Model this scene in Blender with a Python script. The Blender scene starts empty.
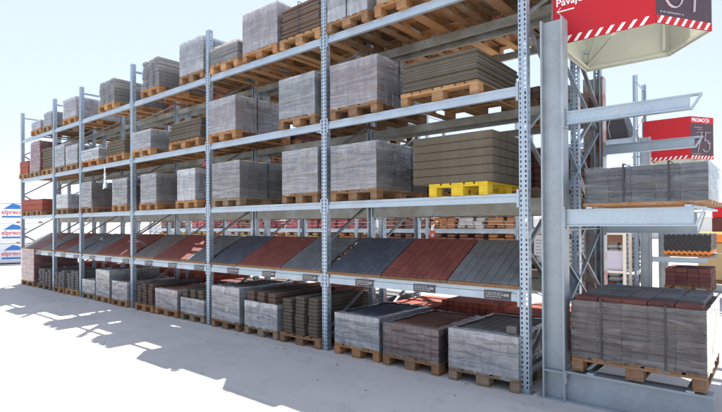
import bpy, math, random
import numpy as np
from mathutils import Matrix, Vector

# ------------------------------------------------------------------ camera, sky, sun
scene = bpy.context.scene
col = scene.collection
Rr = Vector((0.7605651, 0.64924435, -0.00474343))
Ru = Vector((0.00877528, -0.00297415, 0.99995707))
Rf = Vector((-0.64920238, 0.76057407, 0.00795934))
cam_d = bpy.data.cameras.new('camera')
cam = bpy.data.objects.new('camera', cam_d)
col.objects.link(cam)
cam.matrix_world = Matrix(((Rr.x, Ru.x, -Rf.x, 1.965), (Rr.y, Ru.y, -Rf.y, -5.033), (Rr.z, Ru.z, -Rf.z, 1.7225), (0, 0, 0, 1)))
cam_d.sensor_width = 36
cam_d.lens = 500 / 722 * 36
cam_d.shift_x = 11 / 722
cam_d.shift_y = 15 / 722
cam_d.clip_start = 0.05
cam_d.clip_end = 9000
scene.camera = cam

SUN = Vector((-0.408, 0.37, 1.0)).normalized()
world = bpy.data.worlds.new('World')
scene.world = world
world.use_nodes = True
wn = world.node_tree
wn.nodes.clear()
sky = wn.nodes.new('ShaderNodeTexSky')
sky.sky_type = 'NISHITA'
sky.sun_disc = False
sky.sun_elevation = math.asin(SUN.z)
sky.sun_rotation = math.atan2(SUN.x, SUN.y)
sky.air_density = 0.8
sky.dust_density = 0.3
sky.ozone_density = 0.7
bg = wn.nodes.new('ShaderNodeBackground')
bg.inputs['Strength'].default_value = 0.14
wo = wn.nodes.new('ShaderNodeOutputWorld')
veil = wn.nodes.new('ShaderNodeMix')        # thin even summer haze over the whole sky
veil.data_type = 'RGBA'
veil.inputs[0].default_value = 0.80
wn.links.new(sky.outputs[0], veil.inputs[6])
veil.inputs[7].default_value = (2.02, 2.17, 2.62, 1)
wn.links.new(veil.outputs[2], bg.inputs['Color'])
wn.links.new(bg.outputs[0], wo.inputs['Surface'])
sun_d = bpy.data.lights.new('sun', 'SUN')
sun_d.energy = 4.6
sun_d.angle = math.radians(0.5)
sun_d.color = (1.0, 0.95, 0.88)
sun = bpy.data.objects.new('sun', sun_d)
col.objects.link(sun)
sun.rotation_euler = SUN.to_track_quat('Z', 'Y').to_euler()
sun.location = (-20, 20, 50)
vs = scene.view_settings
vs.view_transform = 'Standard'
vs.look = 'None'
vs.gamma = 1.0
vs.exposure = 1.48
vs.use_curve_mapping = False
scene.cycles.max_bounces = 8
scene.cycles.transparent_max_bounces = 24

rng = random.Random(7)

# ------------------------------------------------------------------ materials
def new_mat(name):
    m = bpy.data.materials.new(name)
    m.use_nodes = True
    nt = m.node_tree
    return m, nt, nt.nodes['Principled BSDF']

def N(nt, t, **kw):
    n = nt.nodes.new(t)
    for k, v in kw.items():
        setattr(n, k, v)
    return n

def mixcol(nt, fac, a, b, mode='MIX'):
    n = N(nt, 'ShaderNodeMix', data_type='RGBA', blend_type=mode)
    for idx, v in ((0, fac), (6, a), (7, b)):
        if isinstance(v, (int, float)):
            n.inputs[idx].default_value = v
        elif isinstance(v, tuple):
            n.inputs[idx].default_value = (*v, 1)
        else:
            nt.links.new(v, n.inputs[idx])
    return n.outputs[2]

def noise(nt, scale, detail=4, vec=None, stretch=None, rough=0.6):
    tc = N(nt, 'ShaderNodeTexCoord')
    src = tc.outputs['Object']
    if stretch:
        mp = N(nt, 'ShaderNodeMapping')
        mp.inputs['Scale'].default_value = stretch
        nt.links.new(src, mp.inputs['Vector'])
        src = mp.outputs[0]
    n = N(nt, 'ShaderNodeTexNoise')
    n.inputs['Scale'].default_value = scale
    n.inputs['Detail'].default_value = detail
    n.inputs['Roughness'].default_value = rough
    nt.links.new(src, n.inputs['Vector'])
    return n.outputs['Fac']

def ramp(nt, fac, lo, hi, a=0.0, b=1.0):
    n = N(nt, 'ShaderNodeMapRange')
    n.inputs[1].default_value = lo
    n.inputs[2].default_value = hi
    n.inputs[3].default_value = a
    n.inputs[4].default_value = b
    nt.links.new(fac, n.inputs[0])
    return n.outputs[0]

def bump(nt, bsdf, h, strength, dist=0.01):
    b = N(nt, 'ShaderNodeBump')
    b.inputs['Strength'].default_value = strength
    b.inputs['Distance'].default_value = dist
    nt.links.new(h, b.inputs['Height'])
    nt.links.new(b.outputs[0], bsdf.inputs['Normal'])

def stone(name, c, var=0.35, rough=0.9, island=True, grain=60):
    """concrete-like material, every separate stone a little lighter or darker"""
    m, nt, b = new_mat(name)
    g = N(nt, 'ShaderNodeNewGeometry')
    oi = N(nt, 'ShaderNodeObjectInfo')
    rnd = g.outputs['Random Per Island'] if island else oi.outputs['Random']
    dark = tuple(x * (1 - var) for x in c)
    lite = tuple(min(0.9, x * (1 + var)) for x in c)
    base = mixcol(nt, rnd, dark, lite)
    n1 = noise(nt, grain, 5)
    n2 = noise(nt, 4, 3)
    base = mixcol(nt, ramp(nt, n1, 0.35, 0.7, 0.0, 0.45), base, tuple(x * 0.55 for x in c))
    base = mixcol(nt, ramp(nt, n2, 0.45, 0.75, 0.0, 0.3), base, tuple(min(0.8, x * 1.5 + 0.03) for x in c))
    nt.links.new(base, b.inputs['Base Color'])
    b.inputs['Roughness'].default_value = rough
    bump(nt, b, n1, 0.5, 0.004)
    return m

def paint(name, c, rough=0.4, metal=0.0, dirt=0.25, scale=12):
    m, nt, b = new_mat(name)
    n1 = noise(nt, scale, 5)
    base = mixcol(nt, ramp(nt, n1, 0.45, 0.75, 0.0, dirt), c, tuple(x * 0.55 + 0.02 for x in c))
    nt.links.new(base, b.inputs['Base Color'])
    nt.links.new(ramp(nt, n1, 0.3, 0.7, rough * 0.8, min(1, rough * 1.3)), b.inputs['Roughness'])
    b.inputs['Metallic'].default_value = metal
    return m

def galv(name, c=(0.36, 0.44, 0.52), metal=0.6, rough=0.42, rust=0.0):
    m, nt, b = new_mat(name)
    tc = N(nt, 'ShaderNodeTexCoord')
    v = N(nt, 'ShaderNodeTexVoronoi')
    v.inputs['Scale'].default_value = 55
    nt.links.new(tc.outputs['Object'], v.inputs['Vector'])
    n1 = noise(nt, 5, 6)
    n3 = noise(nt, 3, 5, stretch=(1, 1, 0.25))
    bw = N(nt, 'ShaderNodeRGBToBW')
    nt.links.new(v.outputs['Color'], bw.inputs[0])
    base = mixcol(nt, ramp(nt, bw.outputs[0], 0.2, 0.8, 0.0, 0.22), c, tuple(x * 0.6 for x in c))
    base = mixcol(nt, ramp(nt, n1, 0.42, 0.72, 0.0, 0.5), base, (0.46, 0.52, 0.58))
    base = mixcol(nt, ramp(nt, n3, 0.55, 0.75, 0.0, 0.35), base, (0.26, 0.25, 0.23))
    if rust:
        n2 = noise(nt, 2.5, 6)
        base = mixcol(nt, ramp(nt, n2, 0.5 if rust > .5 else 0.6, 0.62 if rust > .5 else 0.7, 0.0, rust), base, (0.27, 0.09, 0.065))
    nt.links.new(base, b.inputs['Base Color'])
    b.inputs['Metallic'].default_value = metal
    nt.links.new(ramp(nt, n1, 0.3, 0.7, rough - 0.1, rough + 0.15), b.inputs['Roughness'])
    bump(nt, b, n1, 0.08, 0.01)
    return m

def wood(name, c):
    m, nt, b = new_mat(name)
    oi = N(nt, 'ShaderNodeObjectInfo')
    grain = noise(nt, 9, 6, stretch=(6, 0.6, 6))
    blot = noise(nt, 3, 4)
    base = mixcol(nt, oi.outputs['Random'], tuple(x * 0.6 for x in c), tuple(min(.8, x * 1.35) for x in c))
    base = mixcol(nt, ramp(nt, grain, 0.35, 0.7, 0.0, 0.65), base, tuple(x * 0.45 for x in c))
    base = mixcol(nt, ramp(nt, blot, 0.5, 0.8, 0.0, 0.45), base, (0.30, 0.28, 0.25))
    nt.links.new(base, b.inputs['Base Color'])
    b.inputs['Roughness'].default_value = 0.85
    bump(nt, b, grain, 0.4, 0.004)
    return m

def film_mat(name, tint, lo, hi, ior):
    """thin shrink film: streaky, partly see-through, shiny"""
    m, nt, b = new_mat(name)
    out = nt.nodes['Material Output']
    tr = N(nt, 'ShaderNodeBsdfTransparent')
    tl = N(nt, 'ShaderNodeBsdfTranslucent')
    mx = N(nt, 'ShaderNodeMixShader')
    mt = N(nt, 'ShaderNodeMixShader')
    oi = N(nt, 'ShaderNodeObjectInfo')
    ad = N(nt, 'ShaderNodeVectorMath', operation='ADD')
    tc = N(nt, 'ShaderNodeTexCoord')
    nt.links.new(tc.outputs['Object'], ad.inputs[0])
    nt.links.new(oi.outputs['Random'], ad.inputs[1])
    mp = N(nt, 'ShaderNodeMapping')
    mp.inputs['Scale'].default_value = (9.0, 9.0, 2.2)
    mp.inputs['Rotation'].default_value = (0.15, 0.2, 0.0)
    nt.links.new(ad.outputs[0], mp.inputs['Vector'])
    n = N(nt, 'ShaderNodeTexNoise')
    n.inputs['Scale'].default_value = 1.6
    n.inputs['Detail'].default_value = 4
    n.inputs['Roughness'].default_value = 0.5
    n.inputs['Distortion'].default_value = 0.6
    nt.links.new(mp.outputs[0], n.inputs['Vector'])
    mp2 = N(nt, 'ShaderNodeMapping')
    mp2.inputs['Scale'].default_value = (1.2, 1.2, 9.0)
    mp2.inputs['Rotation'].default_value = (0.1, 0.16, 0.0)
    nt.links.new(ad.outputs[0], mp2.inputs['Vector'])
    n2 = N(nt, 'ShaderNodeTexNoise')
    n2.inputs['Scale'].default_value = 1.5
    n2.inputs['Detail'].default_value = 5
    n2.inputs['Distortion'].default_value = 0.5
    nt.links.new(mp2.outputs[0], n2.inputs['Vector'])
    sm = N(nt, 'ShaderNodeMath', operation='ADD')
    nt.links.new(ramp(nt, n.outputs['Fac'], 0.25, 0.8, lo, hi), sm.inputs[0])
    nt.links.new(ramp(nt, n2.outputs['Fac'], 0.56, 0.72, 0.0, 0.14), sm.inputs[1])
    sx = N(nt, 'ShaderNodeSeparateXYZ')
    nt.links.new(tc.outputs['Generated'], sx.inputs[0])
    wob = N(nt, 'ShaderNodeMath', operation='MULTIPLY_ADD')
    wob.inputs[1].default_value = 0.16
    nt.links.new(n.outputs['Fac'], wob.inputs[0])
    nt.links.new(sx.outputs['Z'], wob.inputs[2])
    s3 = N(nt, 'ShaderNodeMath', operation='ADD')
    nt.links.new(sm.outputs[0], s3.inputs[0])
    nt.links.new(ramp(nt, wob.outputs[0], 0.89, 0.93, 0.0, lo * 0.9), s3.inputs[1])
    s4 = N(nt, 'ShaderNodeMath', operation='ADD')
    nt.links.new(s3.outputs[0], s4.inputs[0])
    nt.links.new(ramp(nt, wob.outputs[0], 0.36, 0.33, 0.0, lo * 0.5), s4.inputs[1])
    sm = s4
    lw = N(nt, 'ShaderNodeLayerWeight')
    lw.inputs['Blend'].default_value = 0.25
    s2 = N(nt, 'ShaderNodeMath', operation='ADD')
    nt.links.new(sm.outputs[0], s2.inputs[0])
    nt.links.new(ramp(nt, lw.outputs['Fresnel'], 0.0, 1.0, 0.0, 0.2), s2.inputs[1])
    cl = N(nt, 'ShaderNodeMath', operation='MULTIPLY', use_clamp=True)
    nt.links.new(s2.outputs[0], cl.inputs[0])
    nt.links.new(ramp(nt, oi.outputs['Random'], 0.0, 1.0, 0.5, 1.25), cl.inputs[1])
    b.inputs['Base Color'].default_value = (*tint, 1)
    b.inputs['Roughness'].default_value = 0.16
    b.inputs['Specular IOR Level'].default_value = 0.9
    tl.inputs['Color'].default_value = (*tint, 1)
    bump(nt, b, n.outputs['Fac'], 0.3, 0.02)
    mt.inputs[0].default_value = 0.2
    nt.links.new(b.outputs[0], mt.inputs[1])
    nt.links.new(tl.outputs[0], mt.inputs[2])
    nt.links.new(cl.outputs[0], mx.inputs[0])
    nt.links.new(tr.outputs[0], mx.inputs[1])
    nt.links.new(mt.outputs[0], mx.inputs[2])
    gl = N(nt, 'ShaderNodeBsdfGlossy')
    gl.inputs['Roughness'].default_value = 0.06
    bp = N(nt, 'ShaderNodeBump')
    bp.inputs['Strength'].default_value = 0.9
    bp.inputs['Distance'].default_value = 0.035
    hs = N(nt, 'ShaderNodeMath', operation='MULTIPLY_ADD')
    hs.inputs[1].default_value = 0.5
    nt.links.new(n.outputs['Fac'], hs.inputs[0])
    nt.links.new(n2.outputs['Fac'], hs.inputs[2])
    nt.links.new(hs.outputs[0], bp.inputs['Height'])
    nt.links.new(bp.outputs[0], gl.inputs['Normal'])
    fr = N(nt, 'ShaderNodeFresnel')
    fr.inputs['IOR'].default_value = ior
    mg = N(nt, 'ShaderNodeMixShader')
    nt.links.new(fr.outputs[0], mg.inputs[0])
    nt.links.new(mx.outputs[0], mg.inputs[1])
    nt.links.new(gl.outputs[0], mg.inputs[2])
    nt.links.new(mg.outputs[0], out.inputs['Surface'])
    return m

def ground_mat():
    m, nt, b = new_mat('yard_concrete')
    n1 = noise(nt, 0.35, 6)
    n2 = noise(nt, 90, 4)
    n3 = noise(nt, 2.2, 6, stretch=(0.3, 1.6, 1))
    n4 = noise(nt, 1.1, 8, rough=0.75)
    base = mixcol(nt, ramp(nt, n1, 0.3, 0.7), (0.52, 0.505, 0.48), (0.62, 0.60, 0.57))
    base = mixcol(nt, ramp(nt, n3, 0.5, 0.8, 0.0, 0.35), base, (0.36, 0.37, 0.38))
    base = mixcol(nt, ramp(nt, n4, 0.5, 0.75, 0.0, 0.55), base, (0.36, 0.355, 0.35))
    base = mixcol(nt, ramp(nt, n2, 0.4, 0.75, 0.0, 0.18), base, (0.33, 0.32, 0.31))
    n5 = noise(nt, 0.8, 5, stretch=(0.06, 2.2, 1))
    base = mixcol(nt, ramp(nt, n5, 0.52, 0.70, 0.0, 0.5), base, (0.34, 0.33, 0.32))
    n6 = noise(nt, 4.5, 8, rough=0.8)
    base = mixcol(nt, ramp(nt, n6, 0.58, 0.72, 0.0, 0.6), base, (0.27, 0.26, 0.245))
    nt.links.new(base, b.inputs['Base Color'])
    b.inputs['Roughness'].default_value = 0.75
    bump(nt, b, n2, 0.15, 0.003)
    return m

M = {
    'galv': galv('galvanised_steel', rust=0.4),
    'galv_beam': galv('galvanised_beam_steel', (0.37, 0.45, 0.52), 0.5, 0.42, 0.3),
    'galv_col': galv('galvanised_column_steel', (0.31, 0.355, 0.385), 0.35, 0.5),
    'galv_rust': galv('rusting_column_steel', (0.36, 0.36, 0.36), 0.15, 0.6, 0.95),
    'galv_shaded': galv('shaded_galvanised_steel', (0.23, 0.23, 0.20), 0.3, 0.55),  # rear-beam copy of the steel, with the rack's inner shade put into its colour
    'dark_steel': galv('dull_dark_steel', (0.20, 0.21, 0.22), 0.5, 0.5),
    'bolt': paint('bolt_steel', (0.2, 0.2, 0.21), 0.4, 0.7),
    'wood': wood('pallet_wood', (0.35, 0.165, 0.058)),
    'wood_grey': wood('weathered_wood', (0.24, 0.17, 0.105)),
    'wood_pale': wood('fresh_pallet_wood', (0.40, 0.215, 0.09)),
    'wood_dark': wood('old_pallet_wood', (0.24, 0.125, 0.055)),
    'yellow': paint('yellow_plastic', (0.62, 0.43, 0.008), 0.55, 0, 0.55, 18),
    'grey': stone('grey_concrete_stone', (0.19, 0.175, 0.16)),
    'light': stone('light_concrete_stone', (0.26, 0.25, 0.24)),
    'dark': stone('charcoal_stone', (0.14, 0.145, 0.15)),
    'brown': stone('brown_stone', (0.125, 0.082, 0.06)),
    'red': stone('red_brick_stone', (0.28, 0.065, 0.04)),
    'rose': stone('rose_red_stone', (0.42, 0.11, 0.12)),
    'umber': stone('umber_stone', (0.085, 0.058, 0.05), 0.5),
    'slate': stone('slate_blue_stone', (0.06, 0.072, 0.095), 0.4),
    'redbrown': stone('red_brown_stone', (0.20, 0.085, 0.06)),
    'pink': stone('pink_stone', (0.29, 0.115, 0.085)),
    'maroon': stone('maroon_stone', (0.12, 0.04, 0.035)),
    'olive': stone('olive_grey_slab', (0.105, 0.086, 0.060), 0.18),
    'navy': stone('blue_black_stone', (0.085, 0.10, 0.14)),
    'tan': stone('tan_stone', (0.36, 0.27, 0.19)),
    'p_red': stone('red_paver', (0.20, 0.055, 0.042), 0.15, 0.55),
    'p_navy': stone('blue_grey_paver', (0.075, 0.088, 0.115), 0.15, 0.55),
    'p_grey': stone('grey_paver', (0.14, 0.15, 0.16), 0.15, 0.55),
    'p_brown': stone('brown_grey_paver', (0.17, 0.15, 0.135), 0.13, 0.55),
    'mortar': stone('dark_joint', (0.06, 0.055, 0.05), 0.1),
    'film': film_mat('clear_shrink_film', (0.83, 0.88, 0.94), 0.15, 0.37, 2.1),
    'film_thin': film_mat('thin_shrink_film', (0.80, 0.83, 0.88), 0.02, 0.09, 1.6),
    'film_mid': film_mat('light_shrink_film', (0.82, 0.84, 0.88), 0.05, 0.16, 1.8),
    'strap': paint('black_strap', (0.03, 0.03, 0.035), 0.35, 0, 0.1),
    'ground': ground_mat(),
    'joint': stone('joint_filler', (0.46, 0.44, 0.42), 0.1, island=False),
    'sign_red': paint('sign_red', (0.46, 0.004, 0.012), 0.5, 0, 0.12, 3),
    'sign_dark': paint('sign_dark', (0.055, 0.03, 0.042), 0.4, 0, 0.1, 3),
    'sign_white': paint('sign_white', (0.82, 0.82, 0.82), 0.5, 0, 0.05),
    'sign_back': paint('sign_back_board', (0.50, 0.51, 0.43), 0.6, 0, 0.2, 2),
    'chalk': paint('chalk_lettering', (0.72, 0.62, 0.68), 0.7, 0, 0.1),
    'greytext': paint('grey_lettering', (0.30, 0.26, 0.29), 0.7, 0, 0.1),
    'label': paint('label_black', (0.045, 0.045, 0.05), 0.4, 0, 0.1),
    'labeltext': paint('label_print', (0.35, 0.35, 0.37), 0.5, 0, 0.1),
    'pack': paint('white_print_film', (0.78, 0.79, 0.82), 0.3, 0, 0.15, 2),
    'logo_blue': paint('logo_blue', (0.03, 0.18, 0.50), 0.4, 0, 0.1),
    'logo_red': paint('logo_red', (0.65, 0.04, 0.05), 0.4, 0, 0.1),
    'paper': paint('paper_sheet', (0.72, 0.68, 0.70), 0.8, 0, 0.15, 20),
    'orange': paint('orange_plastic', (0.75, 0.22, 0.03), 0.5, 0, 0.2),
    'tag_red': paint('tag_red', (0.72, 0.10, 0.06), 0.5, 0, 0.1),
    'sack_pink': paint('pink_sack', (0.34, 0.075, 0.085), 0.5, 0, 0.3),
    'sack_orange': paint('orange_sack', (0.33, 0.14, 0.05), 0.5, 0, 0.3),
    'sack_yellow': paint('yellow_sack', (0.38, 0.27, 0.13), 0.5, 0, 0.3),
    'sack_brown': paint('brown_sack', (0.17, 0.075, 0.05), 0.6, 0, 0.3),
    'sack_white': paint('white_sack', (0.42, 0.40, 0.38), 0.5, 0, 0.3),
    'black_sheet': paint('black_corrugated_sheet', (0.025, 0.024, 0.026), 0.45, 0, 0.2),
    'pw': paint('pale_render', (0.55, 0.54, 0.52), 0.8, 0, 0.3, 0.5),
    'lilac': paint('lilac_panel', (0.50, 0.48, 0.58), 0.4, 0, 0.3, 4),
    'cream_frame': paint('cream_frame', (0.68, 0.63, 0.55), 0.5, 0, 0.2),
    'blue_item': paint('blue_box', (0.05, 0.16, 0.34), 0.5, 0, 0.2),
}

# ------------------------------------------------------------------ object helpers
used_labels = set()

def thing(name, label, cat, loc=(0, 0, 0), rotz=0.0, group=None):
    o = bpy.data.objects.new(name, None)
    o.empty_display_size = 0.2
    col.objects.link(o)
    o.location = loc
    o.rotation_euler = (0, 0, rotz)
    o['label'] = label
    o['category'] = cat
    if group:
        o['group'] = group
    assert label not in used_labels, label
    nw = len(label.split())
    assert 4 <= nw <= 16, (nw, label)
    used_labels.add(label)
    return o

def part(name, mesh, parent=None, mat=None, loc=(0, 0, 0), rot=(0, 0, 0), kind=None, label=None):
    o = bpy.data.objects.new(name, mesh)
    col.objects.link(o)
    if parent is not None:
        o.parent = parent
    o.location = loc
    o.rotation_euler = rot
    if mat is not None:
        if len(mesh.materials) == 0:
            mesh.materials.append(M[mat])
        if mesh.materials[0] is not M[mat]:
            o.material_slots[0].link = 'OBJECT'
            o.material_slots[0].material = M[mat]
    if kind:
        o['kind'] = kind
    if label:
        o['label'] = label
    return o

def solo(o, label, cat, group=None):
    o['label'] = label
    o['category'] = cat
    if group:
        o['group'] = group
    assert label not in used_labels, label
    used_labels.add(label)
    return o

class MB:
    def __init__(self):
        self.v = []
        self.f = []
    def add(self, vs, fs):
        k = len(self.v)
        self.v += [tuple(p) for p in vs]
        self.f += [tuple(i + k for i in q) for q in fs]
        return self
    def box(self, x0, x1, y0, y1, z0, z1):
        vs = [(x, y, z) for z in (z0, z1) for (x, y) in ((x0, y0), (x1, y0), (x1, y1), (x0, y1))]
        return self.add(vs, [(3, 2, 1, 0), (4, 5, 6, 7), (0, 1, 5, 4), (1, 2, 6, 5), (2, 3, 7, 6), (3, 0, 4, 7)])
    def cbox(self, x0, x1, y0, y1, z0, z1, c=0.006):
        """box whose edges are chamfered"""
        vs = []
        idx = {}
        for ix, X in ((0, x0), (1, x1)):
            for iy, Y in ((0, y0), (1, y1)):
                for iz, Z in ((0, z0), (1, z1)):
                    sx, sy, sz = (1 if ix == 0 else -1), (1 if iy == 0 else -1), (1 if iz == 0 else -1)
                    for a in range(3):
                        p = [X + sx * c, Y + sy * c, Z + sz * c]
                        p[a] = (X, Y, Z)[a]
                        idx[(ix, iy, iz, a)] = len(vs)
                        vs.append(p)
        fs = []
        q = [(0, 0), (1, 0), (1, 1), (0, 1)]
        for s in (0, 1):
            fs.append([idx[(s, a, b, 0)] for a, b in (q if s else q[::-1])])
            fs.append([idx[(a, s, b, 1)] for a, b in (q[::-1] if s else q)])
            fs.append([idx[(a, b, s, 2)] for a, b in (q if s else q[::-1])])
        for a in (0, 1):
            for b in (0, 1):
                fs.append([idx[(0, a, b, 1)], idx[(1, a, b, 1)], idx[(1, a, b, 2)], idx[(0, a, b, 2)]])
                fs.append([idx[(a, 0, b, 0)], idx[(a, 1, b, 0)], idx[(a, 1, b, 2)], idx[(a, 0, b, 2)]])
                fs.append([idx[(a, b, 0, 0)], idx[(a, b, 1, 0)], idx[(a, b, 1, 1)], idx[(a, b, 0, 1)]])
        for a in (0, 1):
            for b in (0, 1):
                for d in (0, 1):
                    fs.append([idx[(a, b, d, 0)], idx[(a, b, d, 1)], idx[(a, b, d, 2)]])
        return self.add(vs, fs)
    def prism(self, poly, axis, a, b):
        """poly extruded along an axis between a and b"""
        n = len(poly)
        def P(p, t):
            return {'X': (t, p[0], p[1]), 'Y': (p[0], t, p[1]), 'Z': (p[0], p[1], t)}[axis]
        vs = [P(p, a) for p in poly] + [P(p, b) for p in poly]
        fs = [tuple(range(n))[::-1], tuple(range(n, 2 * n))] + [(i, (i + 1) % n, n + (i + 1) % n, n + i) for i in range(n)]
        return self.add(vs, fs)
    def bar(self, p, q, w, h, up=(0, 0, 1)):
        """rectangular bar from p to q"""
        p, q = Vector(p), Vector(q)
        d = (q - p).normalized()
        u = Vector(up)
        s = d.cross(u)
        if s.length < 1e-4:
            s = d.cross(Vector((1, 0, 0)))
        s.normalize()
        t = s.cross(d)
        vs = []
        for c in (p, q):
            for a, b in ((-1, -1), (1, -1), (1, 1), (-1, 1)):
                vs.append(c + s * (a * w / 2) + t * (b * h / 2))
        return self.add(vs, [(3, 2, 1, 0), (4, 5, 6, 7), (0, 1, 5, 4), (1, 2, 6, 5), (2, 3, 7, 6), (3, 0, 4, 7)])
    def cyl(self, c, r, h, axis='Z', n=10, r2=None):
        r2 = r if r2 is None else r2
        vs = []
        for k, (rr, t) in enumerate(((r, 0), (r2, h))):
            for i in range(n):
                a = 2 * math.pi * i / n
                x, y = rr * math.cos(a), rr * math.sin(a)
                o = {'Z': (x, y, t), 'Y': (x, t, y), 'X': (t, x, y)}[axis]
                vs.append((c[0] + o[0], c[1] + o[1], c[2] + o[2]))
        fs = [tuple(range(n))[::-1], tuple(range(n, 2 * n))] + [(i, (i + 1) % n, n + (i + 1) % n, n + i) for i in range(n)]
        return self.add(vs, fs)
    def mesh(self, name, smooth=False):
        m = bpy.data.meshes.new(name)
        m.from_pydata(self.v, [], self.f)
        m.update()
        if smooth:
            for p in m.polygons:
                p.use_smooth = True
        import bmesh
        bm = bmesh.new()
        bm.from_mesh(m)
        bmesh.ops.recalc_face_normals(bm, faces=bm.faces)
        bm.to_mesh(m)
        bm.free()
        return m

_cache = {}
def cached(key, fn):
    if key not in _cache:
        _cache[key] = fn()
    return _cache[key]

# ------------------------------------------------------------------ the ground
gm = MB().add([(-4000, -4000, 0), (4000, -4000, 0), (4000, 4000, 0), (-4000, 4000, 0)], [(0, 1, 2, 3)]).mesh('ground')
ground = part('ground', gm, None, 'ground', kind='structure')
def joint(p, q, w=0.006):
    mb = MB().bar((*p, 0.004), (*q, 0.004), w, 0.001)
    part('slab_joint', mb.mesh('slab_joint'), ground, 'joint')
for y in (-14.6, -9.6, -4.6, 3.6, 6.6):
    joint((-60, y), (30, y + 0.4))
for x in range(-50, -5, 5):
    joint((x - 0.7, -30), (x - 0.9, 12))

# crumbs of stone and splinters swept against the rack
def grit():
    r = random.Random(77)
    mb = MB()
    for k in range(240):
        x = r.uniform(-14, 1.6)
        y = -abs(r.gauss(0, .55)) + .25 if r.random() < .75 else r.uniform(-3.6, 0)
        a = r.uniform(0, 3.14)
        if r.random() < .3:
            l = r.uniform(.015, .06)
            mb.bar((x, y, .004), (x + l * math.cos(a), y + l * math.sin(a), .005), .006, .005)
        else:
            q = r.uniform(.004, .014)
            mb.add([(x - q, y, .001), (x + q * .3, y - q, .001), (x + q, y + q * .6, .001), (x, y + q * .1, q * .9)], [(0, 2, 1), (0, 1, 3), (1, 2, 3), (2, 0, 3)])
    o = part('grit', mb.mesh('grit'), None, 'grey', kind='stuff')
    o['label'] = 'stone crumbs and splinters scattered on the concrete before the rack'
grit()

# ------------------------------------------------------------------ pallet racking
POST_W, POST_D, POST_H = 0.09, 0.085, 5.15

def post_mesh(h=POST_H):
    """C-shaped upright of folded sheet with two columns of punched holes in its face"""
    mb = MB()
    xs = [-0.045, -0.034, -0.018, 0.018, 0.034, 0.045]
    pitch, hole = 0.05, 0.026
    zs = [0.0]
    z = 0.05
    marks = []
    while z + pitch < h:
        zs += [z, z + hole]
        z += pitch
    zs.append(h)
    nz, nx = len(zs), len(xs)
    vs = [(x, 0, zz) for zz in zs for x in xs]
    fs = []
    for j in range(nz - 1):
        for i in range(nx - 1):
            if j % 2 == 1 and i in (1, 3):
                continue
            fs.append((j * nx + i, j * nx + i + 1, (j + 1) * nx + i + 1, (j + 1) * nx + i))
    mb.add(vs, fs)
    # the two sides, with a column of slots each, and the turned-in lips
    ys = [0.0, 0.036, 0.052, POST_D]
    for sx in (-0.045, 0.045):
        vs = [(sx, y, zz) for zz in zs for y in ys]
        fs = []
        for j in range(nz - 1):
            for i in range(3):
                if j % 4 == 1 and i == 1:
                    continue
                fs.append((j * 4 + i, j * 4 + i + 1, (j + 1) * 4 + i + 1, (j + 1) * 4 + i))
        mb.add(vs, fs)
        d = 0.02 if sx < 0 else -0.02
        mb.add([(sx, POST_D, 0), (sx + d, POST_D, 0), (sx + d, POST_D, h), (sx, POST_D, h)], [(0, 1, 2, 3)])
    m = bpy.data.meshes.new('upright')
    m.from_pydata(mb.v, [], mb.f)
    m.materials.append(M['galv'])
    return m
POST = post_mesh()
FOOT = MB().box(-0.07, 0.07, -0.02, 0.11, 0, 0.008).cyl((0.055, 0.0, 0.008), 0.009, 0.012, n=6).cyl((-0.055, 0.09, 0.008), 0.009, 0.012, n=6).mesh('foot_plate')
FOOT.materials.append(M['dark_steel'])
LABEL = MB().box(-0.15, 0.15, -0.0025, 0, -0.045, 0.045).mesh('price_label')
LABEL.materials.append(M['label'])

def labeltext_mesh(seed):
    r = random.Random(seed)
    mb = MB()
    for row, z in enumerate((0.024, 0.004, -0.018)):
        x = -0.13
        while x < 0.05:
            w = r.uniform(0.012, 0.04)
            mb.box(x, x + w, -0.0035, -0.0026, z - 0.005, z + 0.005)
            x += w + 0.009
    mb.box(0.07, 0.128, -0.0035, -0.0026, -0.006, 0.02)
    return mb.mesh('label_print')
LTEXT = [labeltext_mesh(i) for i in range(4)]
for m_ in LTEXT:
    m_.materials.append(M['labeltext'])

def beam_mesh(L, h, d):
    """box beam of two nested channels: a step along the face, end plates hooked on the posts"""
    mb = MB()
    prof = [(0, 0), (0, h * 0.62), (0.012, h * 0.66), (0.012, h), (d, h), (d, 0)]
    mb.prism(prof, 'X', 0.006, L - 0.006)
    return mb.mesh('beam')

def connector_mesh(h):
    mb = MB().box(-0.006, 0.028, -0.012, 0.0, -0.05, h + 0.04)
    for z in (-0.02, h / 2, h + 0.015):
        mb.cyl((0.011, -0.018, z), 0.008, 0.006, 'Y', 6)
    return mb.mesh('beam_connector')

LEVELS = (1.0493, 2.0416, 3.1521, 4.3405)
BEAM_H = (0.125, 0.095, 0.105, 0.105)

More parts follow.
